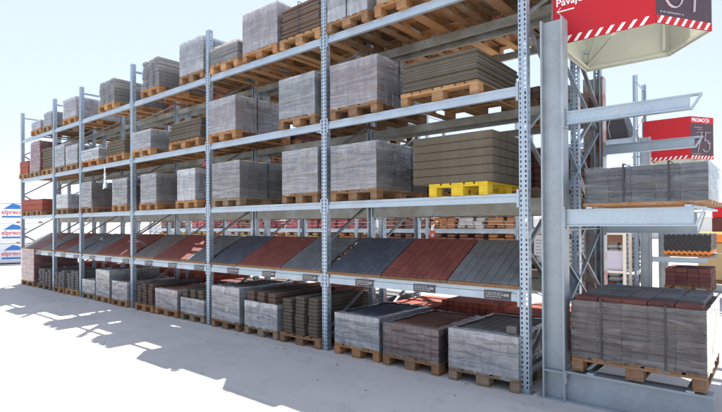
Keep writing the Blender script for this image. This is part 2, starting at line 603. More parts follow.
def build_rack(root, xs, depth, levels, heights, labels_on=None, braced=True, both=True):
    for i, x in enumerate(xs):
        for k in (0, 1):
            part('upright', POST, root, None, (x, 0 if k == 0 else depth, 0), (0, 0, 0 if k == 0 else math.pi))
            part('foot_plate', FOOT, root, None, (x, 0 if k == 0 else depth, 0.0), (0, 0, 0 if k == 0 else math.pi))
        if braced:
            z, side = 0.28, 0
            part('brace', MB().box(x - 0.014, x + 0.014, 0.07, depth - 0.07, 0.2, 0.24).mesh('brace'), root, 'dark_steel')
            k = 0
            while z + 0.6 < POST_H - 0.1:
                y0, y1 = (0.07, depth - 0.07) if k % 2 == 0 else (depth - 0.07, 0.07)
                part('brace', MB().bar((x, y0, z), (x, y1, z + 0.58), 0.03, 0.04, (1, 0, 0)).mesh('brace'), root, 'dark_steel')
                z += 0.6
                k += 1
            part('brace', MB().box(x - 0.014, x + 0.014, 0.07, depth - 0.07, 4.98, 5.02).mesh('brace'), root, 'galv')
    for i in range(len(xs) - 1):
        L = xs[i + 1] - xs[i] - POST_W
        for li, (lz, bh0) in enumerate(zip(levels, heights)):
            for side in (0, 1):
                bh = bh0 if not (li == 1 and (side == 1 or root is rear_ref[0])) else 0.20
                y = 0.012 if side == 0 else depth - 0.012 - 0.05
                bm_ = cached(('beam', round(L, 3), bh), lambda: beam_mesh(L, bh, 0.05))
                if side == 0:
                    b = part('beam', bm_, root, 'galv_beam' if root is not rear_ref[0] else 'galv_shaded', (xs[i] + POST_W / 2, y, lz - bh))
                else:
                    b = part('beam', bm_, root, 'galv_shaded', (xs[i + 1] - POST_W / 2, depth - 0.012, lz - bh), (0, 0, math.pi))
                cm = cached(('con', bh), lambda: connector_mesh(bh))
                part('beam_connector', cm, b, 'galv', (0, 0.0, 0))
                part('beam_connector', cm, b, 'galv', (L - 0.022, 0.0, 0))
                if labels_on and li == 0 and side == 0:
                    for q in labels_on(i, L):
                        lb = part('price_label', LABEL, b, None, (q, -0.001, bh * 0.38))
                        part('label_print', rng.choice(LTEXT), lb, None, (0, 0, 0))

rear_ref = [None]
BX = [-15.3836, -12.8038, -11.0464, -8.4, -5.6, -2.8, 0.0]
front = thing('pallet_rack', 'long galvanised pallet rack with perforated uprights facing the aisle', 'rack', (0, 0, 0))
def lab_pos(i, L):
    n = 3 if L > 2 else 2
    s = L / n
    return [s * (k + 0.78) - 0.05 for k in range(n)]
build_rack(front, BX, 1.1, LEVELS, BEAM_H, lab_pos)
rear = thing('pallet_rack', 'rear galvanised pallet rack standing back to back behind the long front rack', 'rack', (0, 1.3, 0))
rear_ref[0] = rear
BX2 = BX[:-1] + [0.12]
build_rack(rear, BX2, 1.1, LEVELS, BEAM_H)

# ------------------------------------------------------------------ pallets and stacks
def pallet_board(lx, ly, lz):
    return cached(('pb', lx, ly, lz), lambda: MB().cbox(-lx / 2, lx / 2, -ly / 2, ly / 2, 0, lz, min(0.004, lz / 5)).mesh('deck_board'))

def pallet(label, x, y, z, w=0.8, d=1.2, rotz=0.0, group='wooden pallets on the racking', mat='wood', name='wooden_pallet'):
    """x is the middle of the front edge"""
    t = thing(name, label, 'pallet', (x, y + d / 2, z), rotz, group)
    if mat == 'wood':
        mat = rng.choice(['wood', 'wood', 'wood', 'wood_pale', 'wood_dark', 'wood_dark', 'wood_grey'])
    nb = 5 if w < 1 else 7
    ws = [0.145 if k % 2 == 0 else 0.10 for k in range(nb)]
    gap = (w - sum(ws)) / (nb - 1)
    px = -w / 2
    for bw in ws:
        part('deck_board', pallet_board(bw, d, 0.022), t, mat, (px + bw / 2, 0, 0.122))
        px += bw + gap
    for yy in (-d / 2 + 0.0725, 0, d / 2 - 0.0725):
        part('cross_board', pallet_board(w, 0.145, 0.022), t, mat, (0, yy, 0.100))
        for xx in (-w / 2 + 0.05, 0, w / 2 - 0.05):
            part('spacer_block', pallet_board(0.1 if xx else 0.145, 0.145, 0.078), t, mat, (xx, yy, 0.022))
    for xx, bw in ((-w / 2 + 0.05, 0.1), (0, 0.145), (w / 2 - 0.05, 0.1)):
        part('base_board', pallet_board(bw, d, 0.022), t, mat, (xx, 0, 0.0))
    return t

def blocks_mesh(w, d, h, bx, by, bz, seed, cols_gap=0.0, jit=0.003):
    """stack of separate blocks (only the ones one could see), joints between them"""
    r = random.Random(seed)
    nx, ny, nz = max(1, round(w / bx)), max(1, round(d / by)), max(1, round(h / bz))
    sx, sy, sz = w / nx, d / ny, h / nz
    V, F = [], []
    k = 0
    for iz in range(nz):
        ox, oy = r.uniform(-.004, .004), r.uniform(-.004, .004)
        for ix in range(nx):
            for iy in range(ny):
                if not (ix in (0, nx - 1) or iy in (0, ny - 1) or iz == nz - 1):
                    continue
                g = 0.004
                x0 = -w / 2 + ix * sx + g + r.uniform(-jit, jit) + ox + cols_gap / 2
                x1 = x0 + sx - 2 * g - cols_gap
                y0 = -d / 2 + iy * sy + g + r.uniform(-jit, jit) + oy
                y1 = y0 + sy - 2 * g
                z0, z1 = iz * sz + 0.001, (iz + 1) * sz - 0.005
                e = 0.004
                V += [(x0, y0, z0), (x1, y0, z0), (x1, y1, z0), (x0, y1, z0), (x0, y0, z1 - e), (x1, y0, z1 - e), (x1, y1, z1 - e), (x0, y1, z1 - e),
                      (x0 + e, y0 + e, z1), (x1 - e, y0 + e, z1), (x1 - e, y1 - e, z1), (x0 + e, y1 - e, z1)]
                F += [(k + a, k + b, k + c, k + dd) for a, b, c, dd in ((0, 1, 5, 4), (1, 2, 6, 5), (2, 3, 7, 6), (3, 0, 4, 7), (4, 5, 9, 8), (5, 6, 10, 9), (6, 7, 11, 10), (7, 4, 8, 11), (8, 9, 10, 11), (3, 2, 1, 0))]
                k += 12
    m = bpy.data.meshes.new('paving_block')
    m.from_pydata(V, [], F)
    return m

def film_mesh(w, d, z0, z1, seed, fold=0.08, ragged=0.03):
    """shrink film round a stack: wrinkled sides, edge folded over the top"""
    r = random.Random(seed)
    rs = np.random.RandomState(seed)
    n_x, n_y = 14, 18
    per = []
    for i in range(n_x): per.append((-w / 2 + w * i / n_x, -d / 2, 0, -1))
    for i in range(n_y): per.append((w / 2, -d / 2 + d * i / n_y, 1, 0))
    for i in range(n_x): per.append((w / 2 - w * i / n_x, d / 2, 0, 1))
    for i in range(n_y): per.append((-w / 2, d / 2 - d * i / n_y, -1, 0))
    n = len(per)
    rows = 9
    nz = rs.uniform(0.0, 0.011, (rows + 1, n))
    nz = (nz + np.roll(nz, 1, 1) * .6) / 1.6
    for q in range(4):          # long pull creases that run slantwise up the sides
        i0, sl, am = rs.randint(0, n), rs.choice([-2, -1, 1, 2]), rs.uniform(.006, .014)
        for j in range(rows + 1):
            nz[j, (i0 + sl * j) % n] += am
    V, F = [], []
    for j in range(rows + 1):
        t = j / rows
        for i, (x, y, a, b) in enumerate(per):
            o = 0.010 + nz[j, i]
            corner = i in (0, n_x, n_x + n_y, 2 * n_x + n_y)
            z = z0 + (z1 - z0) * t
            if j == rows:
                z += 0.006
            if j == 0:
                z += r.uniform(-0.01, ragged)
            if corner:
                V.append((x + math.copysign(.014, x), y + math.copysign(.014, y), z))
            else:
                V.append((x + a * o, y + b * o, z))
    for j in range(rows):
        for i in range(n):
            k = (i + 1) % n
            F.append((j * n + i, j * n + k, (j + 1) * n + k, (j + 1) * n + i))
    if fold > 0:
        base = len(V)
        for i, (x, y, a, b) in enumerate(per):
            f = fold * r.uniform(0.75, 1.15)
            V.append((x * (1 - f / (w / 2)), y * (1 - f / (d / 2)), z1 + 0.006 + r.uniform(0, 0.012)))
        for i in range(n):
            k = (i + 1) % n
            F.append((rows * n + i, rows * n + k, base + k, base + i))
    m = bpy.data.meshes.new('shrink_film')
    m.from_pydata(V, [], F)
    for p in m.polygons:
        p.use_smooth = True
    ce = {0, n_x, n_x + n_y, 2 * n_x + n_y}
    for e in m.edges:
        i, j = e.vertices
        if i < (rows + 1) * n and j < (rows + 1) * n and ((i % n == j % n and i % n in ce) or (i // n == rows and j // n == rows)):
            e.use_edge_sharp = True
    m.materials.append(M['film'])
    return m

def strap_mesh(w, d, h, axis='X', pos=0.0):
    """flat band round a stack in the plane across the given axis"""
    mb = MB()
    b = 0.008
    if axis == 'X':
        y0, y1 = -d / 2 - 0.024, d / 2 + 0.024
        mb.box(pos - b, pos + b, y0, y0 + 0.002, 0, h + 0.02).box(pos - b, pos + b, y1 - 0.002, y1, 0, h + 0.02)
        mb.box(pos - b, pos + b, y0, y1, h + 0.0202, h + 0.022)
    else:
        x0, x1 = -w / 2 - 0.024, w / 2 + 0.024
        mb.box(x0, x0 + 0.002, pos - b, pos + b, 0, h + 0.02).box(x1 - 0.002, x1, pos - b, pos + b, 0, h + 0.02)
        mb.box(x0, x1, pos - b, pos + b, h + 0.0202, h + 0.022)
    return mb.mesh('strap')

_seed = [100]
def stack(label, x, y, z, w, d, h, kind='blocks', mat='grey', film=None, film_h=None, straps=(), rotz=0.0, size=None, cat='block stack', name='paving_block_stack', group='stacks of paving blocks on the racking', fold=0.055):
    _seed[0] += 1
    sd = _seed[0]
    r = random.Random(sd)
    t = thing(name, label, cat, (x, y + d / 2, z + 0.001), rotz, group)
    if kind == 'blocks':
        bx, by, bz = size or (0.1, 0.2, 0.08)
        m = blocks_mesh(w, d, h, bx, by, bz, sd)
        part('paving_block', m, t, mat, kind='stuff')
    elif kind == 'slabs':
        lh = (size or (0, 0, 0.07))[2]
        n = max(1, round(h / lh))
        lh = h / n
        for k in range(n):
            m = cached(('slab', round(w, 2), round(d, 2), round(lh, 3)), lambda: MB().cbox(-w / 2, w / 2, -d / 2, d / 2, 0, lh - 0.006, 0.008).mesh('slab'))
            part('slab', m, t, mat, (r.uniform(-.012, .012), r.uniform(-.012, .012), k * lh), (0, 0, r.uniform(-.008, .008)))
    elif kind == 'spaced':       # slabs laid on recessed bearers
        n = max(1, round(h / size[2]))
        lh = h / n
        for k in range(n):
            m = cached(('sps', round(w, 2), round(lh, 3)), lambda: MB().cbox(-w / 2, w / 2, -d / 2, d / 2, lh * .34, lh, 0.012).mesh('slab'))
            m2 = cached(('spb', round(w, 2), round(lh, 3)), lambda: MB().box(-w / 2 + .025, w / 2 - .025, -d / 2 + .03, d / 2 - .03, 0.001, lh * .34 - .001).mesh('bearer_layer'))
            dx, dy = r.uniform(-.015, .015), r.uniform(-.015, .015)
            part('slab', m, t, mat, (dx, dy, k * lh), (0, 0, r.uniform(-.01, .01)))
            part('bearer_layer', m2, t, 'dark', (dx, dy, k * lh))
    elif kind == 'columns':
        nxc, nzc = size or (3, 8)
        cw, lh = w / nxc, h / nzc
        m = cached(('kerb', round(cw, 2), round(d, 2), round(lh, 3)), lambda: MB().cbox(-cw * 0.34, cw * 0.34, -d / 2, d / 2, 0, lh - 0.004, 0.007).mesh('kerb_stone'))
        for i in range(nxc):
            top = nzc - (1 if (r.random() < 0.3 and not film) else 0)
            for k in range(top):
                part('kerb_stone', m, t, mat, (-w / 2 + cw * (i + .5) + r.uniform(-.01, .01), r.uniform(-.012, .012), k * lh), (0, 0, r.uniform(-.006, .006)))
    elif kind == 'courses':      # big blocks one can pick apart on the near faces
        bx, by, bz = size
        nx, ny, nz = max(1, round(w / bx)), max(1, round(d / by)), max(1, round(h / bz))
        sx, sy, sz = w / nx, d / ny, h / nz
        m = cached(('course', round(sx, 3), round(sy, 3), round(sz, 3)), lambda: MB().cbox(-sx / 2 + .002, sx / 2 - .002, -sy / 2 + .002, sy / 2 - .002, 0, sz - .004, 0.006).mesh('paving_block'))
        for iz in range(nz):
            for ix in range(nx):
                for iy in range(ny):
                    if ix in (0, nx - 1) or iy == 0 or iz == nz - 1:
                        part('paving_block', m, t, mat, (-w / 2 + sx * (ix + .5) + r.uniform(-.004, .004), -d / 2 + sy * (iy + .5) + r.uniform(-.004, .004), iz * sz), (0, 0, r.uniform(-.01, .01)))
    if film:
        fh = film_h or ((0.0, h) if kind != 'columns' else (0.0, h * .93))
        part('shrink_film', film_mesh(w, d, fh[0] - 0.03 if fh[0] == 0 else fh[0], fh[1], sd, fold if fh[1] >= h - .01 else 0.0), t, film)
    for ax, pos in straps:
        part('strap', strap_mesh(w, d, h, ax, pos), t, 'strap')
    return t

BAYN = {'A': 'nearest bay', 'B': 'second bay from right', 'C': 'third bay from right', 'D': 'fourth bay from right', 'E': 'narrow fifth bay from right', 'F': 'far left end bay'}
LEVN = {0: 'ground', 2: 'lowest shelf', 3: 'middle shelf', 4: 'top shelf'}
LEVZ = {0: 0.002, 2: 2.0416 + .002, 3: 3.1521 + .002, 4: 4.3405 + .002}
COLN = {'rose': 'rose red', 'redbrown': 'red brown', 'grey': 'grey', 'light': 'pale grey', 'dark': 'charcoal', 'brown': 'brown', 'red': 'red', 'pink': 'pink', 'olive': 'olive grey', 'navy': 'blue black', 'tan': 'tan', 'maroon': 'maroon'}

# bay, level, place, x0, x1, height, kind, colour, film, film range, straps, size
LOADS = [
 ('A', 0, 'left', -2.56, -1.83, .40, 'blocks', 'navy', 'film', None, (), (.12, .2, .08)),
 ('A', 0, 'middle', -1.74, -.98, .37, 'blocks', 'redbrown', 'film_mid', None, (), (.1, .2, .075)),
 ('A', 0, 'right', -.83, -.06, .42, 'blocks', 'grey', 'film', None, (), (.1, .2, .08)),
 ('A', 2, 'left', -2.64, -1.88, .60, 'blocks', 'brown', 'film', None, (('Y', .2),), (.1, .2, .075)),
 ('A', 2, 'right', -1.33, -.33, .55, 'courses', 'olive', None, None, (), (1.0, .2, .092)),
 ('A', 3, 'left', -2.64, -1.87, .58, 'blocks', 'pink', 'film', None, (('Y', -.1),), (.1, .2, .07)),
 ('A', 3, 'right', -1.48, -.50, .36, 'spaced', 'olive', None, None, (), (0, 0, .062)),
 ('A', 4, 'left', -2.68, -2.02, .62, 'blocks', 'grey', 'film', None, (('X', .0),), (.1, .2, .08)),
 ('A', 4, 'middle', -1.86, -1.07, .55, 'courses', 'tan', None, None, (), (.4, .3, .18)),
 ('A', 4, 'right', -.95, -.15, .5, 'slabs', 'grey', None, None, (), (0, 0, .1)),
 ('B', 0, 'left', -5.41, -4.67, .55, 'blocks', 'grey', 'film', None, (), (.24, .2, .07)),
 ('B', 0, 'middle', -4.5, -3.73, .55, 'columns', 'brown', 'film', (0.0, .38), (), (3, 8)),
 ('B', 0, 'right', -3.66, -2.88, .55, 'columns', 'olive', None, None, (), (3, 11)),
 ('B', 2, 'left', -5.44, -4.69, .60, 'blocks', 'brown', 'film', None, (('Y', .0),), (.1, .2, .08)),
 ('B', 2, 'right', -3.63, -2.93, .62, 'blocks', 'grey', 'film', None, (), (.1, .2, .08)),
 ('B', 3, 'left', -5.50, -4.74, .56, 'blocks', 'pink', 'film', None, (('Y', -.15),), (.1, .2, .065)),
 ('B', 3, 'right', -3.67, -2.95, .58, 'blocks', 'dark', 'film', None, (), (.1, .2, .08)),
 ('B', 4, 'left', -5.48, -4.74, .29, 'slabs', 'light', 'film_thin', None, (), (0, 0, .06)),
 ('B', 4, 'middle', -4.57, -3.76, .62, 'blocks', 'pink', 'film', None, (('Y', -.2),), (.1, .2, .075)),
 ('B', 4, 'right', -3.67, -2.86, .45, 'spaced', 'brown', None, None, (('X', .0),), (0, 0, .065)),
 ('C', 0, 'left', -8.12, -7.42, .42, 'columns', 'brown', None, None, (), (3, 7)),
 ('C', 0, 'middle', -7.32, -6.56, .36, 'blocks', 'pink', 'film', None, (), (.1, .2, .08)),
 ('C', 0, 'right', -6.42, -5.70, .43, 'columns', 'olive', 'film', (0.0, .26), (), (3, 6)),
 ('C', 2, 'left', -7.96, -7.36, .58, 'blocks', 'brown', 'film', None, (), (.1, .2, .08)),
 ('C', 2, 'right', -6.52, -5.94, .56, 'blocks', 'grey', 'film', None, (), (.1, .2, .08)),
 ('C', 3, 'left', -8.28, -7.53, .36, 'slabs', 'dark', 'film', None, (), (0, 0, .06)),
 ('C', 3, 'right', -6.86, -5.78, .36, 'spaced', 'olive', None, None, (), (0, 0, .06)),
 ('C', 4, 'left', -7.93, -7.22, .58, 'columns', 'light', 'film_thin', None, (('Y', .1),), (3, 8)),
 ('C', 4, 'right', -6.46, -5.72, .60, 'blocks', 'light', 'film', None, (), (.1, .2, .08)),
 ('D', 0, 'left', -10.83, -10.15, .30, 'blocks', 'light', 'film', None, (), (.1, .2, .08)),
 ('D', 0, 'middle', -10.02, -9.34, .58, 'blocks', 'light', 'film', None, (), (.1, .2, .08)),
 ('D', 0, 'right', -9.16, -8.50, .38, 'blocks', 'redbrown', 'film', None, (), (.1, .2, .08)),
 ('D', 2, 'left', -10.86, -10.28, .58, 'blocks', 'brown', 'film', None, (), (.1, .2, .08)),
 ('D', 2, 'right', -9.20, -8.52, .56, 'blocks', 'brown', 'film', None, (), (.1, .2, .08)),
 ('D', 3, 'left', -10.85, -9.92, .24, 'blocks', 'light', 'film', None, (), (.1, .2, .06)),
 ('D', 3, 'right', -9.51, -8.65, .32, 'slabs', 'olive', None, None, (), (0, 0, .06)),
 ('D', 4, 'right', -9.91, -9.12, .52, 'columns', 'light', 'film_thin', None, (), (3, 7)),
 ('E', 0, 'left', -12.64, -11.92, .44, 'columns', 'grey', None, None, (), (3, 7)),
 ('E', 0, 'right', -11.84, -11.12, .46, 'columns', 'grey', None, None, (), (3, 7)),
 ('E', 2, 'left', -12.45, -11.68, .36, 'blocks', 'light', 'film', None, (), (.1, .2, .08)),
 ('E', 3, 'left', -12.66, -12.04, .56, 'blocks', 'light', 'film', None, (), (.1, .2, .08)),
 ('E', 3, 'right', -11.90, -11.24, .46, 'blocks', 'light', 'film', None, (), (.1, .2, .08)),
 ('E', 4, 'right', -12.1, -11.3, .48, 'blocks', 'pink', 'film', None, (), (.1, .2, .08)),
 ('F', 0, 'left', -15.24, -14.20, .92, 'blocks', 'rose', 'film_mid', None, (), (.1, .2, .08)),
 ('F', 0, 'right', -13.85, -12.95, .40, 'columns', 'grey', None, None, (), (4, 6)),
 ('F', 2, 'left', -15.29, -14.45, .33, 'courses', 'red', None, None, (), (.2, .3, .16)),
 ('F', 2, 'middle', -14.38, -13.55, .31, 'courses', 'red', None, None, (), (.2, .3, .16)),
 ('F', 3, 'left', -15.45, -14.68, .36, 'courses', 'red', None, None, (), (.2, .3, .18)),
 ('F', 3, 'middle', -14.51, -13.75, .84, 'blocks', 'rose', 'film_mid', None, (), (.1, .2, .08)),
 ('F', 3, 'right', -13.62, -12.9, .58, 'slabs', 'olive', None, None, (), (0, 0, .07)),
 ('F', 4, 'middle', -14.45, -13.65, .22, 'blocks', 'light', 'film', None, (), (.1, .2, .08)),
 ('F', 4, 'right', -13.5, -12.9, .36, 'blocks', 'light', 'film', None, (), (.1, .2, .08)),
]
PLACEW = {'A0': 1}
NOUN = {'spaced': 'stack of broad slabs', 'blocks': 'paving block stack', 'slabs': 'stack of broad slabs', 'columns': 'kerb stone columns', 'courses': 'stack of long blocks'}
for (bay, lev, plc, x0, x1, h, kind, mat, film, fr, straps, size) in LOADS:
    w = x1 - x0
    xc = (x0 + x1) / 2
    rz = rng.uniform(-.018, .018)
    y0 = -0.03 + rng.uniform(-.02, .02)
    if lev == 0:
        y0 -= .02
    wrapped = 'film wrapped ' if film else 'bare '
    where = ('%s on the ground, %s' if lev == 0 else '%s on the ' + LEVN[lev] + ', %s') % (plc, BAYN[bay])
    what = NOUN[kind]
    big = bay == 'A' and lev == 2 and plc == 'right'
    if big:
        pl = pallet('yellow plastic pallet under olive grey slabs, lowest shelf of the nearest bay', xc + .08, y0 + .02, LEVZ[lev], 0.72, 1.2, rz, mat='yellow', name='plastic_pallet', group=None)
    else:
        pl = pallet('wooden pallet under the %s stack, %s' % (COLN[mat], where.replace(' on the ', ', ')), xc, y0, LEVZ[lev], max(.72, min(w + .03, 1.02)) if kind != 'courses' or bay != 'F' else .8, 1.2, rz)
    d = 1.16
    stack('%s%s %s, %s' % (wrapped, COLN[mat], what, where.replace(' on the ', ', ')), xc, y0 + .02, LEVZ[lev] + .144, w, d, h, kind, mat, film, fr, straps, rz + rng.uniform(-.01, .01), size)

# ------------------------------------------------------------------ rear rack loads, seen between the front ones
r2 = random.Random(21)
cols0 = ['red', 'red', 'maroon', 'red', 'brown', 'dark']
for bi, bay in enumerate('ABCDEF'):
    xa, xb = BX2[5 - bi] + .1, BX2[6 - bi] - .1
    slots = [('left', xa + .40), ('middle', (xa + xb) / 2), ('right', xb - .40)] if xb - xa > 2 else [('left', xa + .40), ('right', xb - .40)]
    for lev in (0, 2, 3, 4):
        for plc, xc in slots:
            if lev == 0:
                h, m = r2.uniform(.34, .56), r2.choice(cols0)
                if bay == 'A':
                    m, h = 'red', {'left': .36, 'middle': .50, 'right': .42}[plc]
            elif lev == 2:
                if r2.random() < .25 and bay not in 'A': continue
                h, m = r2.uniform(.4, .62), r2.choice(['brown', 'dark', 'dark', 'maroon', 'brown'])
            elif lev == 3:
                if r2.random() < .4: continue
                h, m = r2.uniform(.15, .34), r2.choice(['dark', 'dark', 'brown', 'maroon'])
            else:
                if bay != 'A' and r2.random() < .45: continue
                h, m = r2.uniform(.2, .42), r2.choice(['light', 'pink', 'grey'])
            where = '%s, %s, rear rack behind the %s' % (plc, LEVN[lev], BAYN[bay])
            rz = r2.uniform(-.02, .02)
            pallet('wooden pallet, %s' % where, xc, 1.27, LEVZ[lev], .8, 1.2, rz, group='wooden pallets on the rear racking')
            stack('%s block stack, %s' % (COLN[m], where), xc, 1.30, LEVZ[lev] + .144, .78, 1.14, h, 'blocks', m, None, None, (), rz, (.1, .2, .08), group='stacks on the rear racking')

# loose top block on the near right ground stack
o = part('paving_block', MB().cbox(-.055, .055, -.1, .1, 0, .085, .006).mesh('paving_block'), None, 'grey', (-.165, .14, .571), (0, 0, .1))
solo(o, 'single loose grey block on top of the near right wrapped stack', 'block')

# ------------------------------------------------------------------ sloping paver display boards
def display(label, x0, x1, mat, seed):
    w = x1 - x0 - .012
    ang = math.atan2(.43, .80)
    Ls = math.hypot(.80, .43)
    t = thing('display_board', label, 'display board', ((x0 + x1) / 2, 0.0, 1.056), 0, 'sloping paver display boards')
    part('board', MB().box(-w / 2, w / 2, 0.0, Ls, -.03, -.008).mesh('board'), t, 'mortar', (0, 0, .03), (ang, 0, 0))
    r = random.Random(seed)
    mb = MB()
    bw, bl = w / round(w / .105), Ls / 5
    for i in range(round(w / .105)):
        off = (i % 2) * bl * .5
        y = -off
        while y < Ls - .01:
            ya, yb = max(0, y), min(Ls, y + bl)
            if yb - ya > .02:
                dz = r.uniform(-.0015, .0015)
                mb.cbox(-w / 2 + i * bw + .002, -w / 2 + (i + 1) * bw - .002, ya + .0015, yb - .0015, -.0085, .022 + dz, .003)
            y += bl
    part('paver', mb.mesh('paver'), t, mat, (0, 0, .03), (ang, 0, 0), kind='stuff')
    part('front_lip', MB().box(-w / 2, w / 2, -.022, -.004, -.004, .034).mesh('front_lip'), t, 'wood_dark')
    for sx in (-w / 2 + .05, w / 2 - .05):
        part('support_leg', MB().box(sx - .02, sx + .02, .74, .78, -.004, .405).mesh('support_leg'), t, 'dark_steel')
    return t
DISP = {
 'A': [(-2.75, -1.82, 'p_navy', 'blue black'), (-1.82, -.88, 'p_red', 'red'), (-.88, -.05, 'p_grey', 'blue grey')],
 'B': [(-5.55, -4.74, 'p_navy', 'blue black'), (-4.74, -3.68, 'p_red', 'red'), (-3.68, -2.85, 'p_grey', 'grey')],
 'C': [(-8.35, -7.45, 'p_brown', 'brown grey'), (-7.45, -6.3, 'p_red', 'red'), (-6.3, -5.65, 'p_grey', 'grey')],
 'D': [(-11.0, -10.1, 'p_grey', 'grey'), (-10.1, -9.2, 'p_red', 'red'), (-9.2, -8.45, 'p_red', 'dull red')],
 'E': [(-12.75, -11.95, 'p_red', 'red'), (-11.95, -11.1, 'p_grey', 'grey')],
 'F': [(-15.33, -14.5, 'p_brown', 'brown'), (-14.5, -13.65, 'p_red', 'red'), (-13.65, -12.86, 'p_brown', 'dull brown')],
}
for bay, l in DISP.items():
    pos = ['left', 'middle', 'right'] if len(l) == 3 else ['left', 'right']
    for k, (a, b, m, cn) in enumerate(l):
        display('sloping %s paver display board, %s one in the %s' % (cn, pos[k], BAYN[bay]), a, b, m, hash((bay, k)) % 1000 if False else 31 * k + ord(bay))

# ------------------------------------------------------------------ cantilever racks
def ibeam_column(name, root, x0, x1, y0, y1, h, mat, loc=(0, 0, 0)):
    """wide-flange column: flanges left and right, web between, seen web-on"""
    tf, tw = .016, .012
    ym = (y0 + y1) / 2
    mb = MB().box(x0, x0 + tf, y0, y1, 0, h).box(x1 - tf, x1, y0, y1, 0, h).box(x0 + tf, x1 - tf, ym - tw, ym + tw, 0.001, h - .001)
    return part(name, mb.mesh(name), root, mat, loc)

def cant_arm(root, x0, x1, y, z0, z1, mat='galv_beam', stop=True, wd=.075):
    tf = .012
    z_ = z1 - z0
    mb = MB()
    L = x1 - x0
    mb.box(x0, x1, y, y + wd, z1 - tf, z1)
    mb.box(x0, x1 - .07, y, y + wd, z0, z0 + tf)
    mb.prism([(x0, z0 + tf), (x1 - .085, z0 + tf), (x1 - .085, z1 - tf), (x0, z1 - tf)], 'Y', y + .02, y + .032)
    a = part('arm', mb.mesh('arm'), root, mat)
    part('end_plate', MB().box(x0 - .013, x0 - .001, y - .03, y + wd + .03, z0 - .03, z1 + .03).mesh('end_plate'), a, 'galv_col')
    for zz in (z0 - .012, z1 + .012):
        part('bolt', MB().cyl((x0 - .001, y - .012, zz), .011, .014, 'X', 6).mesh('bolt'), a, 'bolt')
    if stop:
        part('end_strut', MB().bar((x1 - .075, y + .01, z0 + .006), (x1 - .006, y + .01, z1 - .006), .012, .012).bar((x1 - .075, y + wd - .01, z0 + .006), (x1 - .006, y + wd - .01, z1 - .006), .012, .012).mesh('end_strut'), a, mat)
    return a

cant = thing('cantilever_rack', 'galvanised cantilever rack with heavy I-beam columns at the near end', 'rack', (0, 0, 0))
CX0, CX1 = .178, .392
c1 = ibeam_column('column', cant, CX0, CX1, .0, .17, 3.75, 'galv_col')
c2 = ibeam_column('column', cant, -.06, .19, 2.32, 2.49, 3.72, 'galv_rust')
for (cx0, cx1, y) in ((CX0, CX1, 0), (-.06, .19, 2.32)):
    part('stiffener_plate', MB().box(cx0 + .017, cx1 - .017, y + .006, y + .070, .27, .285).box(cx0 + .017, cx1 - .017, y + .098, y + .164, .27, .285).mesh('stiffener_plate'), cant, 'galv_col')
    part('column_foot', MB().box(cx0 - .04, cx1 - .002, y - .03, y + .2, 0.001, .012).mesh('column_foot'), cant, 'galv_col')
    xe = 1.56 if y == 0 else 1.35
    mb = MB().box(cx1 + .002, xe, y + .0, y + .17, .286, .302).box(cx1 + .002, xe, y + .0, y + .17, 0.002, .016).box(cx1 + .002, xe - .003, y + .073, y + .097, .016, .286)
    bb = part('base_beam', mb.mesh('base_beam'), cant, 'galv_col')
    part('end_plate', MB().box(cx1 + .003, cx1 + .018, y - .012, y + .182, .18, .285).mesh('end_plate'), bb, 'galv_col')
    for yy in (y + .02, y + .15):
        part('bolt', MB().cyl((cx1 + .018, yy, .245), .013, .016, 'X', 6).mesh('bolt'), bb, 'bolt')
for (xa, xb, y) in ((CX1 + .014, 1.54, .03), (.204, 1.33, 2.36)):
    cant_arm(cant, xa, xb - .04, y, 2.69 if y < 1 else 2.66, 2.815 if y < 1 else 2.79)
    cant_arm(cant, xa, xb - .02, y, 1.70 if y < 1 else 1.60, 1.862)
# rails from arm to arm carry the loads
for xr in (.62, 1.40):
    part('shelf_rail', MB().box(xr - .025, xr + .025, .005, 2.44, 1.863, 1.883).mesh('shelf_rail'), cant, 'galv_beam')
    part('shelf_rail', MB().box(xr - .03, xr + .03, .005, 2.48, .303, .319).mesh('shelf_rail'), cant, 'galv_beam')
# bracing between the two columns
for p, q in (((.20, .17, .5), (.12, 2.32, 1.6)), ((.12, 2.32, .5), (.20, .17, 1.6)), ((.20, .17, 1.75), (.12, 2.32, 2.95)), ((.12, 2.32, 1.75), (.20, .17, 2.95)), ((.24, .17, 3.62), (.1, 2.32, 3.0)), ((.2, .17, 1.66), (.12, 2.32, 1.66))):
    part('cross_brace', MB().bar(p, q, .012, .045, (1, 0, 0)).mesh('cross_brace'), cant, 'galv')

pallet('wide wooden pallet under wrapped brown blocks at the foot of the cantilever rack', .985, .01, .319, 1.06, 1.2, 0, group=None)
stack('wrapped maroon edged block stack with two black straps at the foot of the cantilever', .985, .03, .319 + .144, 1.04, 1.18, .53, 'blocks', 'umber', 'film_thin', None, (('X', -.27), ('X', .24)), 0, (.2, .1, .053), group=None, fold=.0)
o = part('paving_block', blocks_mesh(1.02, .2, .04, .2, .1, .04, 991), None, 'maroon', (.985, .15, .996))
solo(o, 'single row of maroon pavers along the top front edge of the strapped block stack', 'paver row')
o = part('paving_block', blocks_mesh(.98, .9, .05, .2, .1, .05, 992), None, 'dark', (.985, .74, .996))
solo(o, 'flat layer of charcoal pavers on top of the strapped block stack', 'paver layer')
sb = thing('timber_planks', 'flat brown timber planks under the wrapped stack on the cantilever arm', 'planks', (1.06, .02, 1.884))
for k in range(5):
    part('plank', cached('cplank', lambda: MB().cbox(-.5, .5, -.07, .07, 0, .034, .004).mesh('plank')), sb, 'wood', (0, .09 + k * .27, 0), (0, 0, rng.uniform(-.01, .01)))
stack('film wrapped dark grey block stack on the middle cantilever arm', 1.06, .04, 1.919, .93, 1.18, .325, 'blocks', 'slate', 'film_thin', None, (('X', -.15), ('X', .2)), 0, (.2, .1, .08), group=None, fold=.03)
